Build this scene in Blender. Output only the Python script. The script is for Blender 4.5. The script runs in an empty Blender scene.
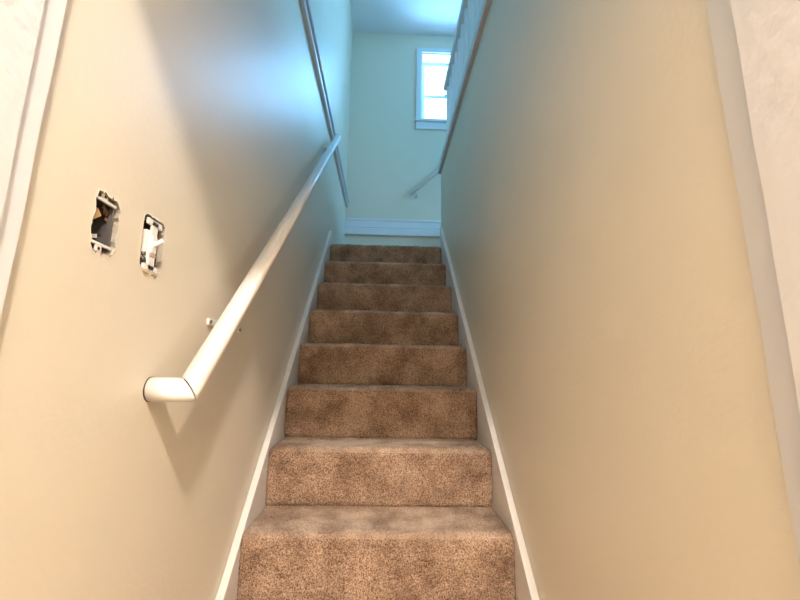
import bpy, bmesh, math, random
from mathutils import Vector, Matrix, noise
random.seed(4)
S = bpy.context.scene
COL = S.collection

# ---------------------------------------------------------------- camera
cd = bpy.data.cameras.new('camera')
cd.sensor_width = 36.0
cd.lens = 421.03 / 800 * 36
cd.clip_start = 0.02
cam = bpy.data.objects.new('camera', cd)
COL.objects.link(cam)
cr = Vector((0.99908363, -0.03932344, 0.01689870))
cu = Vector((-0.02316967, -0.16493389, 0.98603244))
cf = Vector((0.03598702, 0.98552041, 0.16569386))
M = Matrix((cr, cu, -cf)).transposed().to_4x4()
cam.matrix_world = M
S.camera = cam

# ---------------------------------------------------------------- world and exposure
S.view_settings.view_transform = 'Standard'
S.view_settings.look = 'None'
S.view_settings.gamma = 1.0
S.view_settings.exposure = 0.0
S.view_settings.use_curve_mapping = False
w = bpy.data.worlds.new('sky'); S.world = w; w.use_nodes = True
bg = w.node_tree.nodes['Background']
bg.inputs['Color'].default_value = (0.62, 0.86, 1.0, 1)
bg.inputs['Strength'].default_value = 3.0

# ---------------------------------------------------------------- lights
def area(name, loc, aim, sx, sy, power, color):
    l = bpy.data.lights.new(name, 'AREA'); l.shape = 'RECTANGLE'
    l.size = sx; l.size_y = sy; l.energy = power; l.color = color
    o = bpy.data.objects.new(name, l); COL.objects.link(o)
    o.location = loc
    o.rotation_euler = (Vector(aim) - Vector(loc)).to_track_quat('-Z', 'Y').to_euler()
    return o
DAY = (0.11, 0.53, 1.0)
WARM = (1.0, 0.875, 0.76)
STAIR_WIN_POWER = 80
HALL_WIN_POWER = 122
area('daylight_stair_window', (0.65, 4.62, 3.2), (0.45, 2.0, 2.6), 0.62, 0.9, STAIR_WIN_POWER, (0.21, 0.56, 1.0))
area('lower_hall_added_fill', (0.0, -2.25, 0.6), (0.0, 2.0, -0.1), 1.8, 1.6, 14, (1.0, 0.84, 0.68))  # added warm fill at the rear wall, no fixture belongs to it
area('daylight_hall_window', (3.62, 1.9, 2.85), (0.0, 1.9, 2.6), 1.5, 1.3, HALL_WIN_POWER, DAY)
LAMP = (0.385, -0.95, 1.85)
LAMP_STRENGTH = 1220

# ---------------------------------------------------------------- materials
def mat(name, base, rough=0.5, bump=0.0, scale=60.0, spec=0.5, var=0.0, vscale=4.0, metal=0.0, coat=0.0, dist=0.002):
    m = bpy.data.materials.new(name); m.use_nodes = True
    nt = m.node_tree; b = nt.nodes['Principled BSDF']
    b.inputs['Base Color'].default_value = (*base, 1)
    b.inputs['Roughness'].default_value = rough
    b.inputs['Metallic'].default_value = metal
    b.inputs['Specular IOR Level'].default_value = spec
    b.inputs['Coat Weight'].default_value = coat
    tc = nt.nodes.new('ShaderNodeTexCoord')
    if bump:
        n = nt.nodes.new('ShaderNodeTexNoise'); n.inputs['Scale'].default_value = scale
        n.inputs['Detail'].default_value = 5
        bp = nt.nodes.new('ShaderNodeBump'); bp.inputs['Strength'].default_value = bump
        bp.inputs['Distance'].default_value = dist
        nt.links.new(tc.outputs['Object'], n.inputs['Vector'])
        nt.links.new(n.outputs['Fac'], bp.inputs['Height'])
        nt.links.new(bp.outputs['Normal'], b.inputs['Normal'])
    if var:
        n2 = nt.nodes.new('ShaderNodeTexNoise'); n2.inputs['Scale'].default_value = vscale
        n2.inputs['Detail'].default_value = 4
        r = nt.nodes.new('ShaderNodeMix'); r.data_type = 'RGBA'
        r.inputs[6].default_value = (*[c * (1 - var) for c in base], 1)
        r.inputs[7].default_value = (*[min(1, c * (1 + var)) for c in base], 1)
        nt.links.new(tc.outputs['Object'], n2.inputs['Vector'])
        nt.links.new(n2.outputs['Fac'], r.inputs[0])
        nt.links.new(r.outputs[2], b.inputs['Base Color'])
    return m

WALL = mat('cream_semigloss_wall_paint', (0.755, 0.69, 0.565), 0.43, 0.40, 80, 0.5, 0.03, 3, dist=0.0018)
CEIL = mat('ceiling_paint', (0.76, 0.78, 0.79), 0.8, 0.1, 90)
WHITE = mat('white_trim_paint', (0.78, 0.79, 0.82), 0.32, 0.10, 30, 0.5, 0.02, 8)
DOORW = mat('thick_brushed_door_trim_paint', (0.72, 0.72, 0.745), 0.34, 0.6, 38, 0.5, 0.02, 8, dist=0.004)
EDGEW = mat('door_trim_edge_painted_shade', (0.60, 0.60, 0.61), 0.4, 0.12, 40)  # white trim with the right edge band's shade painted in as grey
SKIRT = mat('skirt_board_paint', (0.79, 0.765, 0.74), 0.35, 0.12, 30)
RAILP = mat('handrail_white_paint', (0.85, 0.835, 0.83), 0.30, 0.05, 18)
METAL = mat('grey_galvanised_steel', (0.10, 0.095, 0.095), 0.5, 0.3, 90, 0.5, 0.35, 40, metal=0.35)
DARK = mat('dark_lath_cavity', (0.035, 0.022, 0.015), 0.9, 0.5, 60)
GROUT = mat('dark_joint', (0.05, 0.04, 0.035), 0.8)
PLAST = mat('broken_white_plaster', (0.80, 0.76, 0.72), 0.9, 1.0, 220, dist=0.004)
TAN = mat('tan_cable_sheath', (0.55, 0.38, 0.20), 0.6, 0.2, 80)
SCREW = mat('dull_screw_metal', (0.20, 0.17, 0.13), 0.4, metal=0.6)
PLASTIC = mat('painted_switch_plastic', (0.86, 0.83, 0.80), 0.35, 0.2, 120)
PINK = mat('pinkish_insulating_tape', (0.60, 0.42, 0.36), 0.6)
RUST = mat('dark_rust_brown', (0.12, 0.06, 0.035), 0.8, 0.6, 150)
WOODB = mat('painted_wood_cap', (0.60, 0.60, 0.62), 0.35, 0.15, 25)
FLOORW = mat('hall_wood_floor', (0.42, 0.27, 0.15), 0.35, 0.1, 20, 0.5, 0.2, 6)

def carpet_mat():
    m = bpy.data.materials.new('brown_cut_pile_carpet'); m.use_nodes = True
    nt = m.node_tree; b = nt.nodes['Principled BSDF']; L = nt.links.new
    b.inputs['Roughness'].default_value = 0.95
    b.inputs['Specular IOR Level'].default_value = 0.1
    b.inputs['Sheen Weight'].default_value = 0.04
    b.inputs['Sheen Roughness'].default_value = 0.5
    tc = nt.nodes.new('ShaderNodeTexCoord')
    fine = nt.nodes.new('ShaderNodeTexNoise'); fine.inputs['Scale'].default_value = 240; fine.inputs['Detail'].default_value = 3
    big = nt.nodes.new('ShaderNodeTexNoise'); big.inputs['Scale'].default_value = 9; big.inputs['Detail'].default_value = 5; big.inputs['Roughness'].default_value = 0.6
    for n in (fine, big): L(tc.outputs['Object'], n.inputs['Vector'])
    r1 = nt.nodes.new('ShaderNodeValToRGB')
    r1.color_ramp.elements[0].position = 0.34; r1.color_ramp.elements[0].color = (0.15, 0.092, 0.060, 1)
    r1.color_ramp.elements[1].position = 0.62; r1.color_ramp.elements[1].color = (0.55, 0.39, 0.29, 1)
    L(fine.outputs['Fac'], r1.inputs['Fac'])
    r2 = nt.nodes.new('ShaderNodeValToRGB')
    r2.color_ramp.elements[0].position = 0.36; r2.color_ramp.elements[0].color = (0.60, 0.55, 0.51, 1)
    r2.color_ramp.elements[1].position = 0.62; r2.color_ramp.elements[1].color = (1.12, 1.12, 1.10, 1)
    L(big.outputs['Fac'], r2.inputs['Fac'])
    at = nt.nodes.new('ShaderNodeAttribute'); at.attribute_name = 'wear_and_painted_light'  # worn pile plus extra tread brightness, both painted into the colour
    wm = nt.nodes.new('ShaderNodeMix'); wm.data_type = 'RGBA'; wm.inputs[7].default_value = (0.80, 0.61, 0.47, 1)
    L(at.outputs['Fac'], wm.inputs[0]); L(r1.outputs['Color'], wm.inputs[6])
    mx = nt.nodes.new('ShaderNodeMix'); mx.data_type = 'RGBA'; mx.blend_type = 'MULTIPLY'; mx.inputs[0].default_value = 1
    L(wm.outputs[2], mx.inputs[6]); L(r2.outputs['Color'], mx.inputs[7]); L(mx.outputs[2], b.inputs['Base Color'])
    bn = nt.nodes.new('ShaderNodeBump'); bn.inputs['Strength'].default_value = 0.8; bn.inputs['Distance'].default_value = 0.006
    L(fine.outputs['Fac'], bn.inputs['Height']); L(bn.outputs['Normal'], b.inputs['Normal'])
    return m
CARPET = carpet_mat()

def glass_mat():
    m = bpy.data.materials.new('window_glass'); m.use_nodes = True
    nt = m.node_tree; nt.nodes.remove(nt.nodes['Principled BSDF'])
    out = nt.nodes['Material Output']
    t = nt.nodes.new('ShaderNodeBsdfTransparent'); g = nt.nodes.new('ShaderNodeBsdfGlossy')
    g.inputs['Roughness'].default_value = 0.02
    mx = nt.nodes.new('ShaderNodeMixShader'); mx.inputs[0].default_value = 0.06
    nt.links.new(t.outputs[0], mx.inputs[1]); nt.links.new(g.outputs[0], mx.inputs[2]); nt.links.new(mx.outputs[0], out.inputs['Surface'])
    return m
GLASS = glass_mat()

def emit_mat(name, col, st):
    m = bpy.data.materials.new(name); m.use_nodes = True
    b = m.node_tree.nodes['Principled BSDF']
    b.inputs['Base Color'].default_value = (*col, 1)
    b.inputs['Emission Color'].default_value = (*col, 1)
    b.inputs['Emission Strength'].default_value = st
    return m

# ---------------------------------------------------------------- mesh helpers
def box(bm, x0, x1, y0, y1, z0, z1, bev=0.0):
    vs = [bm.verts.new((x, y, z)) for x in (x0, x1) for y in (y0, y1) for z in (z0, z1)]
    fs = [bm.faces.new([vs[i] for i in q]) for q in ((0, 1, 3, 2), (4, 6, 7, 5), (0, 4, 5, 1), (2, 3, 7, 6), (0, 2, 6, 4), (1, 5, 7, 3))]
    if bev:
        es = list({e for f in fs for e in f.edges})
        bmesh.ops.bevel(bm, geom=es, offset=bev, segments=3, profile=0.5, affect='EDGES')
    return vs

def prism_yz(bm, pts, x0, x1):
    """closed polygon in the Y-Z plane given a thickness along X"""
    a = [bm.verts.new((x0, p[0], p[1])) for p in pts]
    b = [bm.verts.new((x1, p[0], p[1])) for p in pts]
    bm.faces.new(a); bm.faces.new(list(reversed(b)))
    n = len(pts)
    for i in range(n):
        j = (i + 1) % n
        bm.faces.new((a[i], b[i], b[j], a[j]))

def sweep(bm, prof, p0, p1, up=(0, 0, 1)):
    """closed 2D profile swept from p0 to p1"""
    p0 = Vector(p0); p1 = Vector(p1); d = (p1 - p0).normalized()
    s = d.cross(Vector(up)).normalized(); u = s.cross(d)
    a = [bm.verts.new(p0 + s * q[0] + u * q[1]) for q in prof]
    b = [bm.verts.new(p1 + s * q[0] + u * q[1]) for q in prof]
    bm.faces.new(a); bm.faces.new(list(reversed(b)))
    n = len(prof)
    for i in range(n):
        j = (i + 1) % n
        bm.faces.new((a[i], b[i], b[j], a[j]))

def tube(bm, path, r, seg=24, cap=True):
    """tube along a path of (point, cut normal) or plain points"""
    pts = [Vector(p) for p in path]; rings = []
    for i, p in enumerate(pts):
        if i == 0: d = pts[1] - p
        elif i == len(pts) - 1: d = p - pts[i - 1]
        else: d = (pts[i + 1] - p).normalized() + (p - pts[i - 1]).normalized()
        d.normalize()
        ref = Vector((0, 0, 1)) if abs(d.z) < 0.95 else Vector((1, 0, 0))
        s = d.cross(ref).normalized(); u = s.cross(d)
        rr = r[i] if isinstance(r, (list, tuple)) else r
        rings.append([bm.verts.new(p + s * rr * math.cos(t) + u * rr * math.sin(t)) for t in [2 * math.pi * k / seg for k in range(seg)]])
    for a, b in zip(rings, rings[1:]):
        for k in range(seg):
            f = bm.faces.new((a[k], a[(k + 1) % seg], b[(k + 1) % seg], b[k])); f.smooth = True
    if cap:
        bm.faces.new(list(reversed(rings[0]))); bm.faces.new(rings[-1])

def mitred(bm, p0, p1, n0, n1, r, seg=32):
    """straight tube whose two ends are cut by planes with normals n0, n1"""
    p0 = Vector(p0); p1 = Vector(p1); d = (p1 - p0).normalized()
    s = d.cross(Vector((0, 0, 1))).normalized(); u = s.cross(d)
    A, B = [], []
    for k in range(seg):
        t = 2 * math.pi * k / seg; o = s * r * math.cos(t) + u * r * math.sin(t)
        for P, N, R in ((p0, n0, A), (p1, n1, B)):
            N = Vector(N)
            q = P + o; q = q - d * ((q - P).dot(N) / d.dot(N))
            R.append(bm.verts.new(q))
    for k in range(seg):
        f = bm.faces.new((A[k], A[(k + 1) % seg], B[(k + 1) % seg], B[k])); f.smooth = True
    bm.faces.new(list(reversed(A))); bm.faces.new(B)

def obj(name, bm, m, parent=None, kind=None, label=None, cat=None, group=None, bevel=0.0):
    bmesh.ops.recalc_face_normals(bm, faces=bm.faces[:])
    me = bpy.data.meshes.new(name); bm.to_mesh(me); bm.free()
    for mm in (m if isinstance(m, (list, tuple)) else [m]): me.materials.append(mm)
    o = bpy.data.objects.new(name, me); COL.objects.link(o)
    if bevel:
        md = o.modifiers.new('bevel', 'BEVEL'); md.width = bevel; md.segments = 2; md.limit_method = 'ANGLE'
    if parent is not None:
        o.parent = parent
        off = Vector((0, 0, 0)); q = parent
        while q is not None: off += q.location; q = q.parent
        me.transform(Matrix.Translation(-off))
    if kind: o['kind'] = kind
    if label: o['label'] = label
    if cat: o['category'] = cat
    if group: o['group'] = group
    return o

def thing(name, label, cat, loc=(0, 0, 0), group=None, kind=None):
    o = bpy.data.objects.new(name, None); COL.objects.link(o); o.location = loc
    o['label'] = label; o['category'] = cat
    o.empty_display_size = 0.05
    if group: o['group'] = group
    if kind: o['kind'] = kind
    return o

def bm_box(*a, **k):
    bm = bmesh.new(); box(bm, *a, **k); return bm

def cut(o, cutter_bm):
    """cut an opening through o for good (no helper stays in the scene)"""
    bmesh.ops.recalc_face_normals(cutter_bm, faces=cutter_bm.faces[:])
    me = bpy.data.meshes.new('c'); cutter_bm.to_mesh(me); cutter_bm.free()
    c = bpy.data.objects.new('c', me); COL.objects.link(c)
    md = o.modifiers.new('b', 'BOOLEAN'); md.operation = 'DIFFERENCE'; md.object = c; md.solver = 'EXACT'
    dg = bpy.context.evaluated_depsgraph_get()
    new = bpy.data.meshes.new_from_object(o.evaluated_get(dg))
    o.modifiers.remove(md); o.data = new
    bpy.data.objects.remove(c); bpy.data.meshes.remove(me)

# ---------------------------------------------------------------- dimensions
XW = 0.435          # wall faces
XS = 0.412          # skirt faces (carpet edge)
FLOOR0 = -1.12      # lower hall floor
UP = 1.62           # upper hall floor
CE = 3.80           # upper ceiling
YB = 4.25           # back wall

# ---------------------------------------------------------------- room shell
st = dict(kind='structure')
obj('floor', bm_box(-1.5, 1.5, -2.4, YB, FLOOR0 - 0.1, FLOOR0), FLOORW, **st)

# left wall with the two holes in the plaster
lw = obj('wall_left', bm_box(-XW - 0.14, -XW, 0.20, YB + 0.18, FLOOR0, CE), WALL, **st)
def ragged(cy, cz, hw, hh, jag, n=34, seed=1, sheer=0.0, p=5.0):
    rr = random.Random(seed); pts = []
    for k in range(n):
        t = 2 * math.pi * k / n; c, s = math.cos(t), math.sin(t)
        rad = (abs(c) ** p + abs(s) ** p) ** (-1 / p)
        y = cy + hw * c * rad + rr.uniform(-jag, jag); z = cz + hh * s * rad + rr.uniform(-jag, jag)
        pts.append((y, z))
    return pts
HOLE1 = ragged(0.6420, 0.215, 0.029, 0.047, 0.0030, n=44, seed=5)
HOLE2 = ragged(0.775, 0.224, 0.037, 0.050, 0.0012, seed=8, p=9)
for H in (HOLE1, HOLE2):
    c = bmesh.new(); prism_yz(c, H, -XW - 0.085, -XW + 0.05); cut(lw, c)

obj('wall_right', bm_box(XW, XW + 0.12, 0.20, 3.20, FLOOR0, UP - 0.02), WALL, **st)
# back wall with the window opening
WX0, WX1, WZ0, WZ1 = 0.352, 0.94, 2.727, 3.57
bw = obj('wall_back', bm_box(-XW - 0.14, 3.6, YB, YB + 0.18, FLOOR0 - 0.1, CE), WALL, **st)
c = bm_box(WX0, WX1, YB - 0.1, YB + 0.3, WZ0, WZ1); cut(bw, c)
obj('ceiling', bm_box(-XW - 0.14, 3.6, 0.08, YB + 0.18, CE, CE + 0.1), CEIL, **st)
# wall above the doorway, between lower hall and stairwell, up to the ceiling
hw = obj('wall_front', bm_box(-1.5, 3.6, 0.14, 0.28, FLOOR0, CE), WALL, **st)
cut(hw, bm_box(-XW, XW, 0.0, 0.5, FLOOR0 - 0.1, 1.02))
# upper hall right wall with a window
rw = obj('wall_hall_right', bm_box(3.4, 3.58, 0.14, YB + 0.18, UP - 0.12, CE), WALL, **st)
cut(rw, bm_box(3.3, 3.7, 1.2, 2.6, 2.3, 3.4))
fl = bmesh.new()
box(fl, XW + 0.12, 3.4, 0.28, 3.20, UP - 0.12, UP)
box(fl, 1.02, 3.4, 3.20, YB, UP - 0.12, UP)
obj('floor_upper_hall', fl, FLOORW, **st)
obj('wall_under_hall', bm_box(XW + 0.12, 0.93, 3.08, 3.20, 0.7, UP - 0.12), WALL, **st)
# lower hall round the camera
obj('wall_hall_left', bm_box(-1.5, -1.38, -2.4, 0.14, FLOOR0, 2.0), WALL, **st)
obj('wall_lower_right', bm_box(1.38, 1.5, -2.4, 0.14, FLOOR0, 2.0), WALL, **st)
obj('wall_rear', bm_box(-1.5, 1.5, -2.52, -2.4, FLOOR0, 2.0), WALL, **st)
obj('ceiling_lower_hall', bm_box(-1.5, 1.5, -2.4, 0.14, 2.0, 2.12), CEIL, **st)

# doorway casings: flat board with a narrow back band against the stair wall
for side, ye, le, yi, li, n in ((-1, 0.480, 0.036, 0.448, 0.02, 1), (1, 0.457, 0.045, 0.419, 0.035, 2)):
    # old, slightly out-of-plumb boards; the brushed paint leaves the arris a little wavy
    for part in (0, 1):
        bm = bmesh.new(); N = 60; prev = None; z0 = FLOOR0; z1 = 1.02
        for i in range(N + 1):
            z = z0 + (z1 - z0) * i / N
            j = noise.noise(Vector((n * 7.1, part * 5, z * 9))) * 0.0018
            e = (ye + le * z if part == 0 else yi + li * z) + j
            t = 0.013 if part == 0 else 0.022
            sec = [(XW, yi - 0.03 if part == 0 else -0.02), (XW, e), (XW - t + 0.004, e), (XW - t, e - 0.004), (XW - t, yi - 0.03 if part == 0 else -0.02)]
            ring = [bm.verts.new((side * x, y, z)) for x, y in sec]
            if prev:
                for k in range(5):
                    bm.faces.new((prev[k], prev[(k + 1) % 5], ring[(k + 1) % 5], ring[k]))
            else: bm.faces.new(ring)
            prev = ring
        bm.faces.new(prev)
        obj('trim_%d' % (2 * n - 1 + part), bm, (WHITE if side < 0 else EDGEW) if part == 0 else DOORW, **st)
obj('trim_5', bm_box(-XW - 0.07, XW + 0.07, 0.118, 0.14, 1.021, 1.09, bev=0.002), WHITE, **st)

# horizontal band on the left wall at the upper floor's level
bm = bmesh.new()
prof = [(0, 0), (0.020, 0), (0.024, 0.004), (0.024, 0.030), (0.012, 0.034), (0.012, 0.046), (0.030, 0.050), (0.034, 0.056), (0.034, 0.082), (0.030, 0.088), (0.014, 0.092), (0.010, 0.112), (0, 0.116)]
a = [bm.verts.new((-XW + p[0], 0.28, 1.700 + p[1])) for p in prof]
b = [bm.verts.new((-XW + p[0], YB, 1.700 + p[1])) for p in prof]
bm.faces.new(a); bm.faces.new(list(reversed(b)))
for i in range(len(prof)):
    j = (i + 1) % len(prof); bm.faces.new((a[i], b[i], b[j], a[j]))
obj('trim_6', bm, WOODB, **st)

# moulded board on the back wall behind the landing
bm = bmesh.new()
prof = [(0, 0), (0.030, 0), (0.034, 0.004), (0.034, 0.064), (0.030, 0.070), (0.016, 0.072), (0.016, 0.080), (0.022, 0.084), (0.022, 0.150), (0.028, 0.156), (0.030, 0.168), (0.022, 0.178), (0.008, 0.183), (0, 0.184)]
a = [bm.verts.new((-XW, YB - p[0], 1.392 + p[1])) for p in prof]
b = [bm.verts.new((0.57, YB - p[0], 1.392 + p[1])) for p in prof]
bm.faces.new(a); bm.faces.new(list(reversed(b)))
for i in range(len(prof)):
    j = (i + 1) % len(prof); bm.faces.new((a[i], b[i], b[j], a[j]))
obj('baseboard_back', bm, WHITE, **st)

# ---------------------------------------------------------------- stair window
win = obj('window_1', (lambda b: (box(b, WX0 - 0.055, WX0, YB - 0.02, YB, WZ0, WZ1 + 0.05, bev=0.003),
                                  box(b, WX1, WX1 + 0.055, YB - 0.02, YB, WZ0, WZ1 + 0.05, bev=0.003),
                                  box(b, WX0, WX1, YB - 0.02, YB, WZ1, WZ1 + 0.05, bev=0.003), b)[-1])(bmesh.new()), WHITE, **st)
bm = bmesh.new()
box(bm, WX0 - 0.07, WX1 + 0.07, YB - 0.045, YB + 0.10, WZ0 - 0.022, WZ0 + 0.004, bev=0.004)
box(bm, WX0 - 0.055, WX1 + 0.055, YB - 0.02, YB, WZ0 - 0.105, WZ0 - 0.022, bev=0.003)
obj('window_sill', bm, WHITE, parent=win)
bm = bmesh.new()   # jamb lining
box(bm, WX0 - 0.001, WX0 + 0.012, YB, YB + 0.18, WZ0, WZ1); box(bm, WX1 - 0.012, WX1 + 0.001, YB, YB + 0.18, WZ0, WZ1)
box(bm, WX0, WX1, YB, YB + 0.18, WZ1 - 0.012, WZ1 + 0.001); box(bm, WX0, WX1, YB + 0.1, YB + 0.18, WZ0 - 0.001, WZ0 + 0.014)
obj('jamb_lining', bm, WHITE, parent=win)
def sash(name, y, z0, z1):
    bm = bmesh.new(); s = 0.038; x0 = WX0 + 0.012; x1 = WX1 - 0.012
    box(bm, x0, x0 + s, y, y + 0.03, z0, z1); box(bm, x1 - s, x1, y, y + 0.03, z0, z1)
    box(bm, x0 + s, x1 - s, y, y + 0.03, z0, z0 + 0.045); box(bm, x0 + s, x1 - s, y, y + 0.03, z1 - 0.035, z1)
    o = obj(name, bm, WHITE, parent=win, bevel=0.002)
    obj('pane', bm_box(x0 + s - .003, x1 - s + .003, y + 0.012, y + 0.016, z0 + 0.04, z1 - 0.03), GLASS, parent=o)
    return o
sash('lower_sash', YB + 0.115, WZ0 + 0.015, 3.125)
sash('upper_sash', YB + 0.147, 3.09, WZ1 - 0.012)
bm = bmesh.new(); box(bm, 0.63, 0.67, YB + 0.105, YB + 0.135, 3.125, 3.137, bev=0.003)
obj('sash_lock', bm, METAL, parent=win)

# upper hall window, out of the photo's view but the source of the daylight there
bm = bmesh.new()
for (y0, y1, z0, z1) in ((1.12, 1.2, 2.22, 3.48), (2.6, 2.68, 2.22, 3.48), (1.2, 2.6, 3.4, 3.48), (1.2, 2.6, 2.22, 2.3), (1.2, 2.6, 2.83, 2.87)):
    box(bm, 3.38, 3.42, y0, y1, z0, z1)
w2 = obj('window_2', bm, WHITE, **st)
obj('pane', bm_box(3.48, 3.485, 1.2, 2.6, 2.3, 3.4), GLASS, parent=w2)

# ---------------------------------------------------------------- carpeted stairs
RY = [0.90, 1.13, 1.365, 1.620, 1.860, 2.085, 2.315, 2.540, 2.785, 3.010]
RZ = [FLOOR0, -0.905, -0.695, -0.485, -0.284, -0.072, 0.127, 0.328, 0.529, 0.731, 0.923]
def pile(p, nrm, amt=0.0048):
    n = noise.noise(p * 120) + 0.8 * noise.noise(p * 230 + Vector((3, 1, 7)))
    return p + nrm * (n * amt)
def carpet_strip(y0, z0, y1, z1, ytail, x0, x1, step=0.0046, r=0.036):
    """riser from (y0,z0) up to z1, rounded nosing, tread back to ytail"""
    pts = []
    h = z1 - r - z0
    n = max(2, int(h / step))
    for i in range(n):
        t = i / n; bul = 0.004 * math.sin(math.pi * t)
        crease = 0.008 * math.exp(-t * h / 0.006)
        pts.append((y0 + crease - bul * 0.3, z0 + h * t, -1, 0))
    na = max(6, int(r * 1.57 / step))
    for i in range(na + 1):
        a = math.pi / 2 * i / na
        pts.append((y0 + r - r * math.cos(a), z1 - r + r * math.sin(a), -math.cos(a), math.sin(a)))
    L = ytail - (y0 + r); n = int(L / step)
    for i in range(1, n + 1):
        t = i / n
        pts.append((y0 + r + L * t, z1 - 0.006 * math.exp(-(1 - t) * L / 0.006), 0, 1))
    nx = int((x1 - x0) / step)
    bm = bmesh.new(); wl = bm.verts.layers.float.new('wear_and_painted_light'); prev = None; rows = []
    for (y, z, ny, nz) in pts:
        row = []
        for i in range(nx + 1):
            x = x0 + (x1 - x0) * i / nx
            e = min(x - x0, x1 - x); tuck = 0.010 * math.exp(-e / 0.007)
            p = Vector((x, y - ny * tuck, z - nz * tuck))
            p += Vector((0, ny, nz)) * (0.003 * noise.noise(Vector((x * 9, y * 9, z * 9))))
            row.append(bm.verts.new(pile(p, Vector((0, ny, nz)))))
        if prev:
            for i in range(nx):
                f = bm.faces.new((prev[i], prev[i + 1], row[i + 1], row[i])); f.smooth = True
        prev = row; rows.append(row)
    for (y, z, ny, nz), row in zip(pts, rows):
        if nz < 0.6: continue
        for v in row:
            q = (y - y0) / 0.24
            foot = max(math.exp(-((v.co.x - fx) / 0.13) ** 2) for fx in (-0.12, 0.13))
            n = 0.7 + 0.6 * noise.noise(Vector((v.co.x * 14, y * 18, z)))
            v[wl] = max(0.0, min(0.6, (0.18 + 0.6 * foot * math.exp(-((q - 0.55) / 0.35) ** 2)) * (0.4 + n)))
    # solid underside so the step is a body, not a sheet
    zb = z0 - 0.02
    lo = [bm.verts.new((x0, y0 + 0.02, zb)), bm.verts.new((x1, y0 + 0.02, zb)), bm.verts.new((x1, ytail, zb)), bm.verts.new((x0, ytail, zb))]
    bm.faces.new(lo)
    bm.faces.new([q[0] for q in rows] + [lo[3], lo[0]]); bm.faces.new([q[-1] for q in rows] + [lo[2], lo[1]])
    bm.faces.new(rows[0] + [lo[1], lo[0]]); bm.faces.new(rows[-1] + [lo[2], lo[3]])
    return bm
stairs = thing('staircase', 'straight flight of brown carpeted stairs climbing between the two cream walls', 'stairs', (0, 0.9, FLOOR0))
for k in range(10):
    ytail = RY[k + 1] + 0.024 if k < 9 else YB - 0.004
    vis = k >= 2
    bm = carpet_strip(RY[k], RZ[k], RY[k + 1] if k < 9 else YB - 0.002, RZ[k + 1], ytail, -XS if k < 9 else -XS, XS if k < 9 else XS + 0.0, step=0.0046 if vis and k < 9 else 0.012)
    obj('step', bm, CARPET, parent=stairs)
# skirt boards: sloping board, white cut edge on top
def skirt(side, pts):
    bm = bmesh.new()
    x0, x1 = sorted((side * (XW - 0.0008), side * XS))
    prism_yz(bm, pts, x0, x1)
    o = obj('skirt_board', bm, SKIRT, parent=stairs, bevel=0.0025)
    return o
sl = 0.905
def top(y, a): return a + sl * (y - 1.25)
skirt(-1, [(0.80, FLOOR0), (0.80, top(0.80, -0.617)), (3.085, top(3.085, -0.617)), (3.085, 0.80), (1.4, -0.85), (1.1, FLOOR0)])
skirt(1, [(0.80, FLOOR0), (0.80, top(0.80, -0.580)), (3.105, top(3.105, -0.580)), (3.105, 0.80), (1.4, -0.85), (1.1, FLOOR0)])

# second flight to the right of the landing (hidden by the wall from the door)
st2 = thing('upper_staircase', 'three short carpeted steps turning right from landing up to the hall', 'stairs', (0.6, 3.7, 0.9))
for k, (x, z) in enumerate(((0.59, 1.157), (0.81, 1.389), (1.02, 1.62))):
    bm = bm_box(x, 1.015, 3.21, YB - 0.04, 0.86 if k == 0 else z - 0.232, z, bev=0.012)
    if k < 2: obj('step', bm, CARPET, parent=st2)
    else: bm.free()

# ---------------------------------------------------------------- left handrail
E0 = Vector((-0.364, 0.822, -0.042)); E1 = Vector((-0.364, 2.815, 1.652)); Wp = Vector((-XW, 0.822, -0.042))
hr = thing('wall_handrail', 'long white round handrail on the left wall above the carpeted stairs', 'handrail', (-0.35, 0.79, -0.045))
d1 = (E1 - E0).normalized(); d0 = Vector((1, 0, 0)); R = 0.0225
nm = (d1 + d0).normalized()
bm = bmesh.new(); mitred(bm, E0 + d1 * 0.0019, E1, nm, d1, R); obj('rail', bm, RAILP, parent=hr)
bm = bmesh.new(); mitred(bm, Wp + Vector((0.0022, 0, 0)), E0 - d0 * 0.0019, d0, nm, R); obj('wall_return', bm, RAILP, parent=hr)
bm = bmesh.new(); mitred(bm, E0 - d0 * 0.0019, E0 + d1 * 0.0019, nm, nm, R * 0.955); obj('mitre_joint', bm, GROUT, parent=hr)
bm = bmesh.new(); mitred(bm, Wp, Wp + Vector((0.0022, 0, 0)), d0, d0, R * 1.03); obj('wall_joint', bm, GROUT, parent=hr)
for t in (0.178, 0.93):
    c = E0.lerp(E1, t)
    wc = Vector((-XW, c.y - (0.018 if t < 0.5 else -0.005), c.z - (0.148 if t < 0.5 else 0.055)))
    hl = 0.115 if t < 0.5 else 0.03
    ce = (E0.lerp(E1, 0.105) if t < 0.5 else c) - Vector((0, 0, 0.018))
    # slim wall plate, arm curling up under the rail
    bm = bmesh.new()
    box(bm, -XW, -XW + 0.006, wc.y - hl, wc.y + hl, wc.z - 0.008, wc.z + 0.008, bev=0.002)
    pl = obj('bracket', bm, RAILP, parent=hr)
    bm = bmesh.new()
    tube(bm, [wc + Vector((0.004, 0, 0)), wc.lerp(ce, 0.6) - Vector((0, 0, 0.006)), wc.lerp(ce, 0.92), ce], 0.0075, 12)
    obj('arm', bm, RAILP, parent=pl)
    for s_ in (-1, 1):
        bm = bmesh.new(); q = wc + Vector((0.006, s_ * (hl - 0.008), 0))
        tube(bm, [q, q + Vector((0.003, 0, 0))], 0.0045, 10); obj('screw', bm, SCREW, parent=pl)

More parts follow.
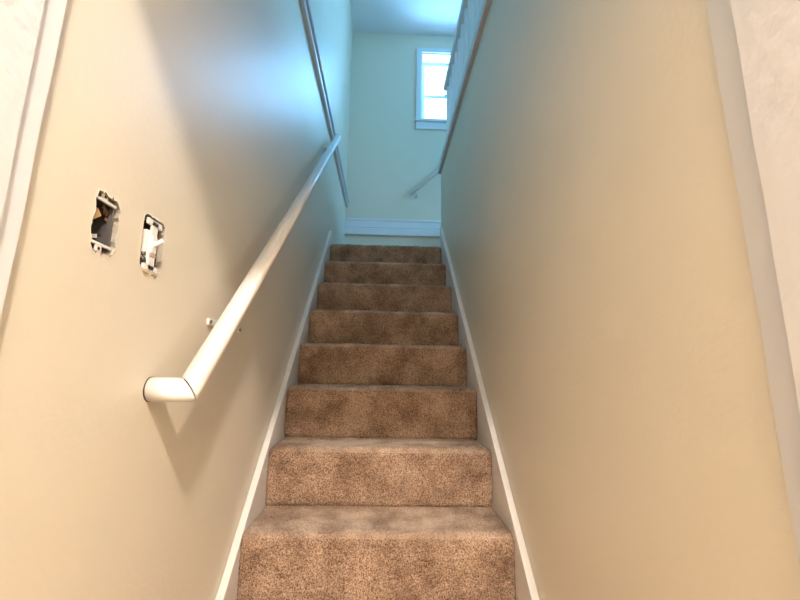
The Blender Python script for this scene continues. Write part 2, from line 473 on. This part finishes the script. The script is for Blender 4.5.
# ---------------------------------------------------------------- second handrail on the back wall
A = Vector((0.243, YB - 0.065, 1.83)); B = Vector((1.20, YB - 0.065, 2.735))
h2 = thing('short_handrail', 'thin white handrail on far wall rising right beside the landing', 'handrail', tuple(A))
bm = bmesh.new(); d = (B - A).normalized(); mitred(bm, A, B, d, d, 0.016); obj('rail', bm, WHITE, parent=h2)
for t in (0.045, 0.9):
    c = A.lerp(B, t); wc = Vector((c.x + 0.02, YB, c.z - 0.040)); bm = bmesh.new()
    tube(bm, [wc, wc - Vector((0, 0.006, 0))], 0.022, 18)
    tube(bm, [wc - Vector((0, 0.004, 0)), wc - Vector((0, 0.045, -0.002)), wc - Vector((0, 0.062, -0.015)), c - Vector((0, 0, 0.014))], 0.006, 10)
    obj('bracket', bm, WOODB, parent=h2)

# ---------------------------------------------------------------- guard balustrade on top of the right wall
gd = thing('stair_balustrade', 'white balustrade with square balusters on a cap along right wall top', 'balustrade', (0.47, 1.8, 1.6))
obj('wall_cap', bm_box(XW - 0.024, XW + 0.135, 0.285, 3.225, 1.598, 1.655, bev=0.005), WOODB, parent=gd)
bm = bmesh.new()
prof = [(-0.026, 0), (0.026, 0), (0.031, 0.012), (0.031, 0.034), (0.022, 0.050), (0, 0.056), (-0.022, 0.050), (-0.031, 0.034), (-0.031, 0.012)]
sweep(bm, prof, (0.462, 0.285, 2.215), (0.462, 3.03, 2.215))
obj('top_rail', bm, WHITE, parent=gd, bevel=0.002)
bm = bmesh.new(); box(bm, 0.449, 0.475, 0.30, 0.326, 1.655, 2.216)
b0 = obj('baluster', bm, WHITE, parent=gd, bevel=0.002)
for i in range(1, 23):
    c = b0.copy(); COL.objects.link(c); c.parent = gd
    c.location.y += 0.1215 * i

# ---------------------------------------------------------------- empty outlet box in the ragged hole
def ring_band(bm, pts, grow, x0, x1, jag, seed):
    """ragged raised lip of broken plaster round a hole"""
    rr = random.Random(seed)
    cy = sum(p[0] for p in pts) / len(pts); cz = sum(p[1] for p in pts) / len(pts)
    inn = [bm.verts.new((x1, p[0], p[1])) for p in pts]
    out = []
    for p in pts:
        d = Vector((0, p[0] - cy, p[1] - cz)).normalized()
        g = grow + rr.uniform(-jag, jag)
        out.append(bm.verts.new((x0, p[0] + d.y * g, p[1] + d.z * g)))
    deep = [bm.verts.new((-XW - 0.06, p[0], p[1])) for p in pts]
    n = len(pts)
    for i in range(n):
        j = (i + 1) % n
        bm.faces.new((inn[i], inn[j], out[j], out[i]))
        f = bm.faces.new((inn[i], deep[i], deep[j], inn[j]))
        f.material_index = 1 if pts[i][0] < cy + 0.018 else 2

ob = thing('outlet_box', 'empty metal electrical box in ragged hole in the left wall, left of the switch', 'electrical box', (-XW, 0.637, 0.168))
bm = bmesh.new(); ring_band(bm, HOLE1, 0.0045, -XW + 0.0002, -XW + 0.0009, 0.002, 3); obj('plaster_lip', bm, (WALL, RUST, PLAST), parent=ob)
bm = bmesh.new()   # dark cavity round the box
box(bm, -XW - 0.084, -XW - 0.080, 0.600, 0.674, 0.160, 0.276)
obj('cavity', bm, DARK, parent=ob)
bm = bmesh.new()   # open steel box, tilted a little in the hole
b0_, b1_ = 0.6125, 0.6635; z0_, z1_ = 0.183, 0.253; xo = -XW - 0.004; xi = -XW - 0.058
box(bm, xi, xi + 0.002, b0_, b1_, z0_, z1_)
box(bm, xi, xo, b0_, b0_ + 0.002, z0_, z1_); box(bm, xi, xo, b1_ - 0.002, b1_, z0_, z1_)
box(bm, xi, xo, b0_, b1_, z0_, z0_ + 0.002); box(bm, xi, xo, b0_, b1_, z1_ - 0.002, z1_)
obj('steel_box', bm, METAL, parent=ob, bevel=0.0006)
for (x, z) in ((-XW - 0.02, 0.236), (-XW - 0.035, 0.212), (-XW - 0.02, 0.204)):
    bm = bmesh.new(); tube(bm, [(x, b1_ - 0.0035, z), (x, b1_ - 0.0015, z)], 0.0028, 10)
    obj('knockout', bm, DARK, parent=ob)
for zc, s in ((0.183, -1), (0.252, 1)):      # white painted ears
    bm = bmesh.new()
    box(bm, xo - 0.002, xo + 0.002, 0.6115, 0.6645, zc - 0.0022, zc + 0.0022, bev=0.0006)
    box(bm, xo - 0.0015, xo + 0.0015, 0.630, 0.644, min(zc, zc + s * 0.012), max(zc, zc + s * 0.012), bev=0.0007)
    e = obj('mounting_ear', bm, PLASTIC, parent=ob)
    e['label'] = 'white painted ear'
    bm = bmesh.new(); tube(bm, [(xo + 0.001, 0.637, zc + s * 0.007), (xo + 0.0022, 0.637, zc + s * 0.007)], 0.0025, 10)
    obj('screw_hole', bm, DARK, parent=e)
bm = bmesh.new(); sweep(bm, [(-0.007, -0.003), (0.007, -0.003), (0.007, 0.003), (-0.007, 0.003)], (-XW - 0.030, 0.612, 0.206), (-XW - 0.012, 0.640, 0.236), up=(1, 0, 0))
obj('cable_sheath', bm, TAN, parent=ob, bevel=0.001)['label'] = 'tan strip of cable sheath'
bm = bmesh.new(); sweep(bm, [(-0.003, -0.001), (0.003, -0.001), (0.003, 0.001), (-0.003, 0.001)], (-XW - 0.03, 0.637, 0.196), (-XW - 0.02, 0.654, 0.201), up=(1, 0, 0))
obj('paint_flake', bm, PLASTIC, parent=ob)
bm = bmesh.new()
for (y, z, s) in ((0.655, 0.241, .006), (0.649, 0.247, .004), (0.66, 0.228, .004)):
    bmesh.ops.create_icosphere(bm, subdivisions=2, radius=s, matrix=Matrix.Translation((-XW - 0.012, y, z)) @ Matrix.Diagonal((0.5, 1, 1, 1)))
for v in bm.verts: v.co += v.normal * noise.noise(v.co * 300) * 0.002
obj('rust_crust', bm, RUST, parent=ob)

# ---------------------------------------------------------------- toggle switch without its cover plate
sw = thing('toggle_switch', 'painted white toggle switch without cover plate, right of the empty box', 'light switch', (-XW, 0.767, 0.17))
bm = bmesh.new(); ring_band(bm, HOLE2, 0.004, -XW + 0.0002, -XW + 0.0008, 0.002, 4); obj('plaster_lip', bm, (WALL, PLAST, PLAST), parent=sw)
bm = bmesh.new()
xi = -XW - 0.055; xo = -XW - 0.006; a_, b_ = 0.7395, 0.7945; z0_, z1_ = 0.176, 0.260
box(bm, xi, xi + 0.002, a_, b_, z0_, z1_); box(bm, xi, xo, a_, a_ + 0.0015, z0_, z1_); box(bm, xi, xo, b_ - 0.0015, b_, z0_, z1_)
box(bm, xi, xo, a_, b_, z0_, z0_ + 0.0015); box(bm, xi, xo, a_, b_, z1_ - 0.0015, z1_)
obj('steel_box', bm, RUST, parent=sw)
bm = bmesh.new()     # yoke: strap with wide ears top and bottom
xs0, xs1 = -XW - 0.003, -XW + 0.0015
box(bm, xs0, xs1, 0.757, 0.777, 0.172, 0.264, bev=0.0006)
box(bm, xs0, xs1, 0.743, 0.791, 0.255, 0.266, bev=0.0008); box(bm, xs0, xs1, 0.743, 0.791, 0.170, 0.181, bev=0.0008)
obj('yoke', bm, PLASTIC, parent=sw)
bm = bmesh.new(); box(bm, -XW - 0.036, -XW - 0.003, 0.750, 0.784, 0.190, 0.246, bev=0.002)
sb = obj('switch_body', bm, PLASTIC, parent=sw)
bm = bmesh.new(); box(bm, -XW - 0.003, -XW + 0.004, 0.7585, 0.7755, 0.204, 0.236, bev=0.0015); obj('collar', bm, PLASTIC, parent=sb)
bm = bmesh.new(); sweep(bm, [(-0.0038, -0.004), (0.0038, -0.004), (0.0038, 0.004), (-0.0038, 0.004)], (-XW + 0.001, 0.767, 0.219), (-XW + 0.019, 0.767, 0.229))
obj('toggle_lever', bm, PLASTIC, parent=sw, bevel=0.0015)
bm = bmesh.new(); box(bm, -XW - 0.001, -XW + 0.003, 0.757, 0.778, 0.197, 0.203, bev=0.001); obj('paint_drip', bm, PINK, parent=sw)
for z in (0.260, 0.176):
    bm = bmesh.new(); tube(bm, [(-XW + 0.001, 0.767, z), (-XW + 0.0022, 0.767, z)], 0.0022, 10)
    obj('screw', bm, SCREW, parent=sw)
for z in (0.188, 0.198):
    bm = bmesh.new(); tube(bm, [(-XW - 0.004, 0.7445, z), (-XW + 0.001, 0.7445, z)], 0.0038, 12)
    obj('terminal_screw', bm, SCREW, parent=sw)
for ya, yb in ((0.744, 0.764), (0.772, 0.791)):
    bm = bmesh.new(); sweep(bm, [(-0.002, -0.0006), (0.002, -0.0006), (0.002, 0.0006), (-0.002, 0.0006)], (-XW + 0.001, ya, 0.1655), (-XW + 0.001, yb, 0.1650))
    obj('break_off_tab', bm, TAN, parent=sw)

for ch in sw.children:
    if not ch.name.startswith('plaster_lip'):
        ch.location.y += 0.008; ch.location.z += 0.003
bm = bmesh.new()
sweep(bm, [(-0.004, -0.004), (0.004, -0.004), (0.004, 0.004), (-0.004, 0.004)], (-XW - 0.012, 0.803, 0.182), (-XW - 0.012, 0.800, 0.232))
obj('wire', bm, METAL, parent=sw, bevel=0.0015)

# ---------------------------------------------------------------- lower hall ceiling lamp (behind the doorway header)
lp = thing('ceiling_lamp', 'round ceiling lamp of the lower hall behind the doorway', 'lamp', (LAMP[0], LAMP[1], 2.0))
bm = bmesh.new(); tube(bm, [(LAMP[0], LAMP[1], 2.0), (LAMP[0], LAMP[1], 1.985), (LAMP[0], LAMP[1], 1.93)], [0.11, 0.11, 0.05], 32)
obj('ceiling_plate', bm, WHITE, parent=lp)
bm = bmesh.new()
bmesh.ops.create_uvsphere(bm, u_segments=24, v_segments=14, radius=0.08, matrix=Matrix.Translation(LAMP))
for f in bm.faces: f.smooth = True
obj('bulb', bm, emit_mat('lit_bulb', WARM, LAMP_STRENGTH), parent=lp)
